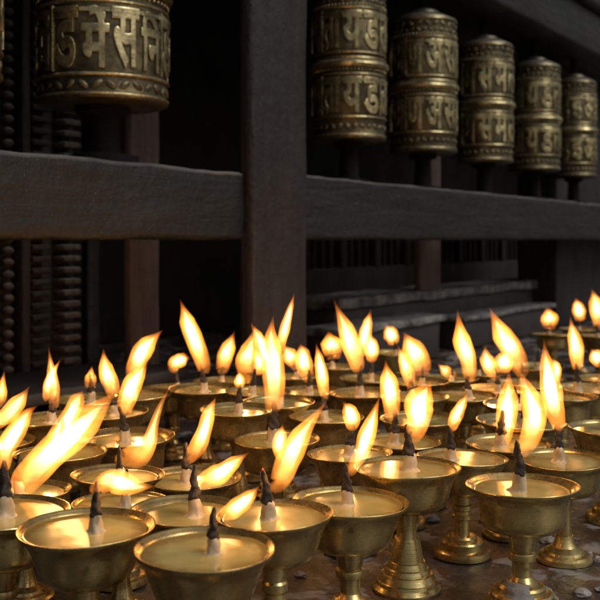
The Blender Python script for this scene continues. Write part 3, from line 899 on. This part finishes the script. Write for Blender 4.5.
# photo catalogue: key: (rim x, rim y, wick x, bowl kind, foot kind, wick scale, label, [flame spines: (x, y, half width) ...])
CAT = {
'A': (522, 485, 519, 0, 0, 1.0, 'brass butter lamp at front right, its stepped foot caked in grey wax', [[(527,447,5),(532,432,10),(534,412,11),(527,390,9),(518,368,3)]]),
'B': (407, 467, 410, 1, 1, .95, 'brass butter lamp with a tall cone foot of spun rings', [[(416,434,5),(418,420,11),(418,404,13),(424,389,9),(430,378,3)]]),
'C': (350, 501, 347, 2, 0, .80, 'butter lamp with deep bowl and pale fat wick, at front centre', [[(354,467,3),(360,453,7),(366,434,8),(373,411,5),(379,391,1.5)]]),
'D': (275, 515, 269, 2, 2, .85, 'butter lamp with red glowing wick tip and two flames leaning right', [[(281,488,6),(285,470,11),(293,452,11),(308,428,8),(330,400,2)], [(279,462,3),(279,447,6),(281,436,6),(283,423,1)]]),
'E': (205, 548, 214, 2, 1, .70, 'nearest butter lamp, broad bowl with small flame blown right', [[(218,516,4),(230,512,8),(242,504,8),(252,495,5),(260,486,1)]]),
'F': (86, 527, 96, 2, 2, .80, 'butter lamp with flame lying flat to the right, front left', [[(97,484,6),(108,482,10),(122,485,11),(138,489,7),(158,489,1.5)]]),
'G': (2, 512, 5, 3, 0, 1.0, 'butter lamp cut off by the lower left edge of the photo', [[(3,462,5),(7,448,9),(18,430,9),(29,413,6),(41,404,1.5)]]),
'H': (25, 490, 19, 0, 3, .8, 'lamp whose huge orange flame streams far to the upper right', [[(16,498,8),(28,478,14),(50,455,15),(76,431,15),(100,408,13),(124,385,5)]]),
'I': (122, 503, 125, 1, 3, .7, 'shallow unlit butter lamp behind the front left lamp', []),
'J': (118, 474, 121, 0, 2, .7, 'butter lamp with a curling flame drawn into a thin high tail', [[(120,460,6),(129,457,10),(139,455,12),(148,443,8),(153,425,4.5),(160,405,3.5),(170,385,1.5)]]),
'K': (188, 510, 195, 0, 2, .9, 'butter lamp whose flame lies sideways over the lamp beside it', [[(196,482,5),(208,479,9),(222,472,9),(236,461,6),(251,451,1)]]),
'L': (192, 480, 186, 0, 0, .9, 'butter lamp with a bent wick and S-shaped upright flame', [[(190,464,4),(197,450,8),(204,432,7),(210,412,6),(217,397,1)]]),
'M': (60, 452, 60, 1, 2, .8, 'butter lamp behind the huge orange flame, its own flame leaning right', [[(42,456,5),(56,438,9),(68,417,8),(76,400,7),(81,391,2)]]),
'N': (125, 437, 126, 0, 3, .9, 'wide butter lamp with black wick and flame bent right, left middle', [[(124,411,6),(127,398,9),(133,383,9),(141,371,5),(148,360,1)]]),
'O': (108, 406, 114, 2, 1, .8, 'butter lamp with tall straight flame between carved pillar and reddish post', [[(115,391,4),(110,375,8),(106,358,6),(105,340,1)]]),
'P': (135, 393, 131, 1, 0, .8, 'butter lamp under a fat flame leaning across the reddish post', [[(131,373,5),(138,355,9),(148,341,8),(163,327,1.5)]]),
'Q': (48, 414, 50, 0, 2, .8, 'butter lamp with two crossing flames before the carved pillar', [[(54,405,4),(52,385,6),(50,365,4),(47,341,1)], [(44,398,3),(48,376,4),(60,354,1)]]),
'R': (88, 398, 91, 3, 3, .8, 'butter lamp with one short upright flame, left of the tall straight flame', [[(91,391,3),(91,378,5.5),(93,364,1)]]),
'S': (205, 388, 204, 0, 3, .9, 'butter lamp with the tallest slanted flame left of the centre post', [[(204,368,4),(198,350,8),(190,330,8),(185,315,6),(179,298,1)]]),
'T': (176, 385, 181, 2, 0, .7, 'butter lamp with a small round curled flame', [[(179,371,3),(178,362,6),(187,357,6),(194,356,2)]]),
'U': (214, 376, 212, 1, 2, .7, 'butter lamp with narrow flame leaning right, beneath the end of the left rail', [[(213,368,5),(215,353,7),(220,340,6),(226,325,1)]]),
'V': (246, 386, 240, 3, 0, .8, 'butter lamp with a double flame in front of the post\'s left edge', [[(234,374,5),(233,358,9),(238,342,8),(244,319,1.5)], [(246,370,4),(247,357,5),(243,341,2)]]),
'W': (238, 409, 239, 0, 1, .8, 'butter lamp with a very short stubby flame on a black wick', [[(240,388,4),(240,380,5),(240,370,1)]]),
'X': (277, 439, 273, 1, 3, 1.0, 'butter lamp with a three-tongued tall flame before the centre post', [[(273,406,7),(274,385,10),(273,360,11),(271,335,7),(274,313,2)], [(268,374,4),(262,347,6),(250,323,2)], [(278,355,4),(284,332,5),(290,310,3),(295,292,1)]]),
'Y': (350, 453, 349, 2, 3, .8, 'butter lamp with small wedge flame behind the deep bowl at front centre', [[(352,432,4),(352,418,8),(348,408,6),(342,400,1)]]),
'Z': (327, 411, 325, 0, 0, .8, 'butter lamp with a narrow needle flame right of the centre post', [[(325,387,4),(322,368,6),(319,350,4),(316,336,1)]]),
'a': (400, 441, 394, 3, 2, .9, 'butter lamp with smooth oval upright flame behind the cone-footed lamp', [[(391,412,6),(390,393,9),(387,375,7),(384,357,1)]]),
'b': (462, 457, 451, 1, 2, .8, 'butter lamp with ringed stem and small flame tilted right', [[(451,432,4),(455,418,6),(461,405,5),(468,391,1)]]),
'c': (508, 443, 500, 3, 3, .9, 'butter lamp right behind the wax-caked lamp, its narrow flame rising beside it', [[(502,450,4),(505,430,8),(507,402,10),(508,368,3)]]),
'd': (521, 421, 524, 0, 1, .6, 'wide unlit butter lamp half hidden by the broad right-hand flame', []),
'e': (520, 404, 516, 2, 0, .6, 'unlit butter lamp in the right middle, behind another unlit one', []),
'f': (564, 459, 559, 1, 3, .9, 'butter lamp at the right with a tall candle-straight pointed flame', [[(561,432,5),(554,410,9),(548,385,10),(543,360,6),(539,334,1)]]),
'g': (590, 390, 577, 2, 2, .9, 'butter lamp with long pale wick and slim upright flame at the right edge', [[(577,366,4),(577,350,7),(575,335,5),(573,317,1)]]),
'h': (560, 399, 557, 0, 0, .7, 'butter lamp mostly hidden by the tall pointed flame', [[(557,380,3),(557,370,4),(553,361,1)]]),
'i': (553, 334, 549, 3, 2, .7, 'far butter lamp with a round flame, first of the back right lamps', [[(549,328,4),(550,318,8),(548,307,4)]]),
'j': (579, 329, 579, 0, 3, .7, 'farthest butter lamp, its little flame before the broad black post', [[(580,322,4),(579,310,6),(576,298,1.5)]]),
'k': (602, 336, 598, 2, 1, .7, 'far butter lamp cut by the right edge, with leaning flame', [[(598,322,4),(595,304,6),(590,287,1)]]),
'l': (462, 395, 469, 1, 0, .8, 'butter lamp with tall slender flame curving left, right of the thin post', [[(471,375,4),(467,355,8),(460,335,8),(455,305,1)]]),
'm': (520, 384, 522, 3, 1, .8, 'butter lamp with a long broad flame slanting up to the left', [[(523,375,5),(513,353,10),(500,332,9),(487,306,3)]]),
'n': (496, 389, 498, 0, 2, .8, 'butter lamp with low twin flames under the long slanting flame', [[(494,377,3),(488,362,7),(486,345,1)], [(505,374,5),(504,362,9),(509,350,3)]]),
'o': (448, 378, 452, 3, 3, .5, 'butter lamp with a tiny flame lying to the left', [[(452,377,4),(446,371,5),(437,363,1)]]),
'p': (418, 380, 422, 0, 0, .7, 'butter lamp with a fat round-topped flame leaning left', [[(423,374,5),(418,358,11),(410,343,9),(403,330,3)]]),
'q': (414, 396, 411, 2, 2, .8, 'butter lamp with a thin blade flame before the fat round-topped one', [[(411,390,3),(407,372,6),(402,357,5),(396,343,1)]]),
'r': (420, 418, 426, 1, 3, .6, 'unlit butter lamp behind the arched flame', []),
's': (365, 391, 360, 0, 0, 1.0, 'butter lamp with two high flames parting like a fork', [[(357,362,5),(352,345,9),(345,325,7),(333,296,1.5)], [(362,356,5),(365,332,6),(371,305,1)]]),
't': (370, 378, 371, 3, 2, .8, 'butter lamp with a compact flame right of the forked flames', [[(372,363,4),(372,348,7),(371,332,1)]]),
'u': (335, 366, 332, 1, 0, .7, 'butter lamp with a round hollow flame, back centre right of the post', [[(333,357,6),(331,344,10),(328,331,5)]]),
'v': (396, 352, 396, 2, 3, .6, 'rearmost butter lamp of the centre, with small leaning flame', [[(395,345,4),(391,334,7),(386,324,2)]]),
'w': (311, 391, 309, 0, 2, .8, 'butter lamp with an oval flame at the foot of the post\'s right edge', [[(307,379,5),(304,365,8),(302,352,6),(300,344,1)]]),
'x': (295, 376, 296, 2, 0, .7, 'butter lamp directly before the centre post with flame leaning left', [[(296,368,4),(289,355,7),(283,344,2)]]),
'y': (278, 397, 281, 1, 1, .6, 'unlit butter lamp hidden behind the three-tongued flame', []),
'z': (606, 378, 602, 3, 0, .7, 'butter lamp at the right edge with a stubby flame leaning left', [[(602,367,4),(597,357,7),(591,349,2)]]),
'1': (-12, 441, -8, 0, 1, .8, 'lamp beyond the left edge, its flame reaching into the photo', [[(-5,427,6),(10,412,8),(22,399,7),(34,383,1.5)]]),
'3': (612, 428, 612, 1, 2, .8, 'unlit lamp cut by the right edge, behind the pointed-flame lamp', []),
'4': (478, 372, 478, 0, 3, .6, 'small unlit lamp between the tall slender flame and the long slanting flame', []),
'5': (536, 366, 538, 2, 2, .7, 'unlit lamp behind the long slanting flame, right of its root', []),
'2': (-6, 410, -2, 2, 3, .7, 'back lamp at the left edge with short upright flame', [[(-2,400,4),(1,385,6),(5,361,1)]]),
}
rnd = random.Random(7)
for key, (px, py, wx, bk, fk, ws, label, flames) in CAT.items():
    X, Y, rr, h, dx, dy = LAMPS[key]
    root = empty('butter_lamp', (X, Y, TABLE), rnd.uniform(0, 6.28))
    root.rotation_euler = (0, 0, 0)
    tag(root, label, 'butter lamp', 'brass butter lamps on the stone table')
    rz = rnd.uniform(0, 6.28)
    hr = h / rr
    foot = link('foot', TF[fk], None, root); foot.scale = (rr, rr, rr); foot.rotation_euler = (0, 0, rz)
    fh = FEET[fk][1]
    bz = hr - 0.805
    if fh > bz - 0.12:                       # short lamp: lower foot
        k = (bz - 0.12) / fh
        foot.scale = (rr, rr, rr * k); fh *= k
    if key in 'AC':
        bm = bmesh.new()
        pr_ = [p for p in FEET[fk][0] if p[0] > 0.2]
        pr2 = [pr_[0]]
        for a_, b_ in zip(pr_, pr_[1:]):
            pr2 += [((a_[0] * 2 + b_[0]) / 3, (a_[1] * 2 + b_[1]) / 3), ((a_[0] + 2 * b_[0]) / 3, (a_[1] + 2 * b_[1]) / 3)]
        pr2 = [(0.3, 0.012)] + [(a_, max(b_, 0.012)) for a_, b_ in pr2] + [(0.1, pr2[-1][1])]
        lathe(bm, pr2, 90)
        for v in bm.verts:
            q_ = v.co.copy()
            n_ = noise.noise(Vector((q_.x * 2.6, q_.y * 2.6, q_.z * 1.3 + ord(key)))) + 0.35 * noise.noise(q_ * 9)
            rad = math.hypot(q_.x, q_.y)
            if rad > 0.15:
                kk = 1 + (0.02 + 0.13 * n_) / rad * 0.6
                v.co.x *= kk; v.co.y *= kk
                v.co.z += 0.04 * n_
        wxc = link('wax_crust', finish(bm, 'wax_crust', True, 80), WAX_GREY, root); wxc.scale = (rr, rr, rr)
    stem = link('stem', TS[fk], None, root)
    stem.location = (0, 0, (fh - 0.004) * rr); stem.scale = (rr, rr, (bz - fh + 0.03) * rr); stem.rotation_euler = (0, 0, rz)
    bowl = link('bowl', TB[bk + 4 * rnd.randrange(3)], None, root); bowl.location = (0, 0, h); bowl.scale = (rr, rr, rr)
    bowl.rotation_euler = (R(rnd.uniform(-1.6, 1.6)), R(rnd.uniform(-1.6, 1.6)), rz)
    pz, pr = POOL[bk]
    bu = link('butter', TBU[bk], None, root); bu.location = (0, 0, h + pz * rr); bu.scale = (rr, rr, rr); bu.rotation_euler = (0, 0, rz)
    # wick
    ox = (wx - px) * Y / F
    st, tp = WICKS[rnd.randrange(len(WICKS))]
    wk = link('wick', st, None, root); wk.location = (ox, 0, h + pz * rr); s = ws * 1.10
    wk.scale = (s * rnd.uniform(.9, 1.1), s * rnd.uniform(.9, 1.1), s); wk.rotation_euler = (R(rnd.uniform(-6, 6)), R(rnd.uniform(-5, 5)), rnd.uniform(0, 6.28))
    link('charred_tip', tp, None, wk)
    if key == 'D':
        top = max(tp.vertices, key=lambda v_: v_.co.z).co
        bm = bmesh.new(); ball(bm, Matrix.Diagonal((0.0007, 0.0007, 0.0012, 1)), 10, 6)
        link('ember', finish(bm, 'ember', True, 80), EMBER, wk, top)
    # flames: spines in metres at the wick's own distance
    for i, sp in enumerate(flames):
        pts = [((x + dx - 300) * Y / F - X, CAMZ - (y + dy - 240) * Y / F - TABLE, w * Y / F * 1.10) for x, y, w in sp]
        tip_z = h + pz * rr + 0.032 * s * 0.72
        rx, rz_, rw_ = pts[0]
        dst = math.hypot(rx - ox, rz_ - tip_z)
        if i == 0 and 0.003 < dst < 0.035 and rz_ > tip_z - 0.012:
            pts = [(ox * .9 + rx * .1, tip_z * .9 + rz_ * .1, max(0.0022, rw_ * .55)), ((rx * 1.3 + ox * .7) / 2, (rz_ * 1.2 + tip_z * .8) / 2, max(rw_ * 1.05, pts[1][2] * .72))] + pts[1:]
        fo, mid, size = flame_mesh(pts, ord(key) + i * 31, root, 0.8 if key in 'HM1' else 1.0)
        ld = bpy.data.lights.new('flame_light', 'POINT')
        ld.energy = LAMP_POWER * min(2.2, size / (0.028 * 0.0055)) ** 0.8
        ld.color = (1.0, 0.46, 0.13)
        ld.shadow_soft_size = 0.0035
        lo = bpy.data.objects.new('flame_light', ld); COL.objects.link(lo)
        lo.parent = root; lo.location = mid

# old wax on the foot of the front right lamp, and lumps of spilt wax on the table
def wax_lump(x, y, sx, sy, sz, seed, label):
    bm = bmesh.new()
    bmesh.ops.create_icosphere(bm, subdivisions=4, radius=1)
    for v in bm.verts:
        n = noise.noise(v.co * 1.6 + Vector((seed, 0, 0))) * 0.30 + noise.noise(v.co * 3 + Vector((seed, 3, 0))) * 0.08
        v.co = v.co * (1 + n)
        v.co = Vector((v.co.x * sx, v.co.y * sy, max(v.co.z, -0.25) * sz))
    o = link('wax_lump', finish(bm, 'wax_lump', True, 80), WAX_GREY, None, (x, y, TABLE + sz * 0.12))
    tag(o, label, 'wax lump', 'lumps of spilt wax on the table')
def tab(px, py):
    Yd = (CAMZ - TABLE) * F / (py - 240.0)
    return (px - 300) * Yd / F, Yd
for i, (px, py, s, hgt, label) in enumerate([
        (588, 556, .0042, 1.2, 'whitish wax lump beside the foot of the right-hand lamp'),
        (597, 561, .0036, 1.2, 'small wax lump at the right edge beneath the pointed flame'),
        (580, 594, .0062, .5, 'flat wax drop in the lower right corner'),
        (548, 541, .0065, .5, 'flat wax crust between the two right-hand front lamps'),
        (432, 520, .0060, .6, 'wax crumb in shade right of the cone foot'),
        (388, 566, .0036, .6, 'wax bead left of the cone foot'),
        (600, 590, .0040, .5, 'thin wax spot at the edge of the lower right corner'),
        (486, 520, .0060, .6, 'wax smear behind the wax-caked foot'),
        (300, 575, .0042, .5, 'wax fleck between the two front middle lamps'),
        (455, 360, .016, .5, 'flat pale wax cake far back under the tall slender flame'),
        (540, 350, .018, .4, 'wax cake far back in front of the low right ledge'),
        (500, 345, .014, .4, 'narrow wax cake far back under the long slanting flame')]):
    x, y = tab(px, py)
    wax_lump(x, y, s * 1.1, s * .9, s * (hgt * .5 + .35), i * 3.7, label)
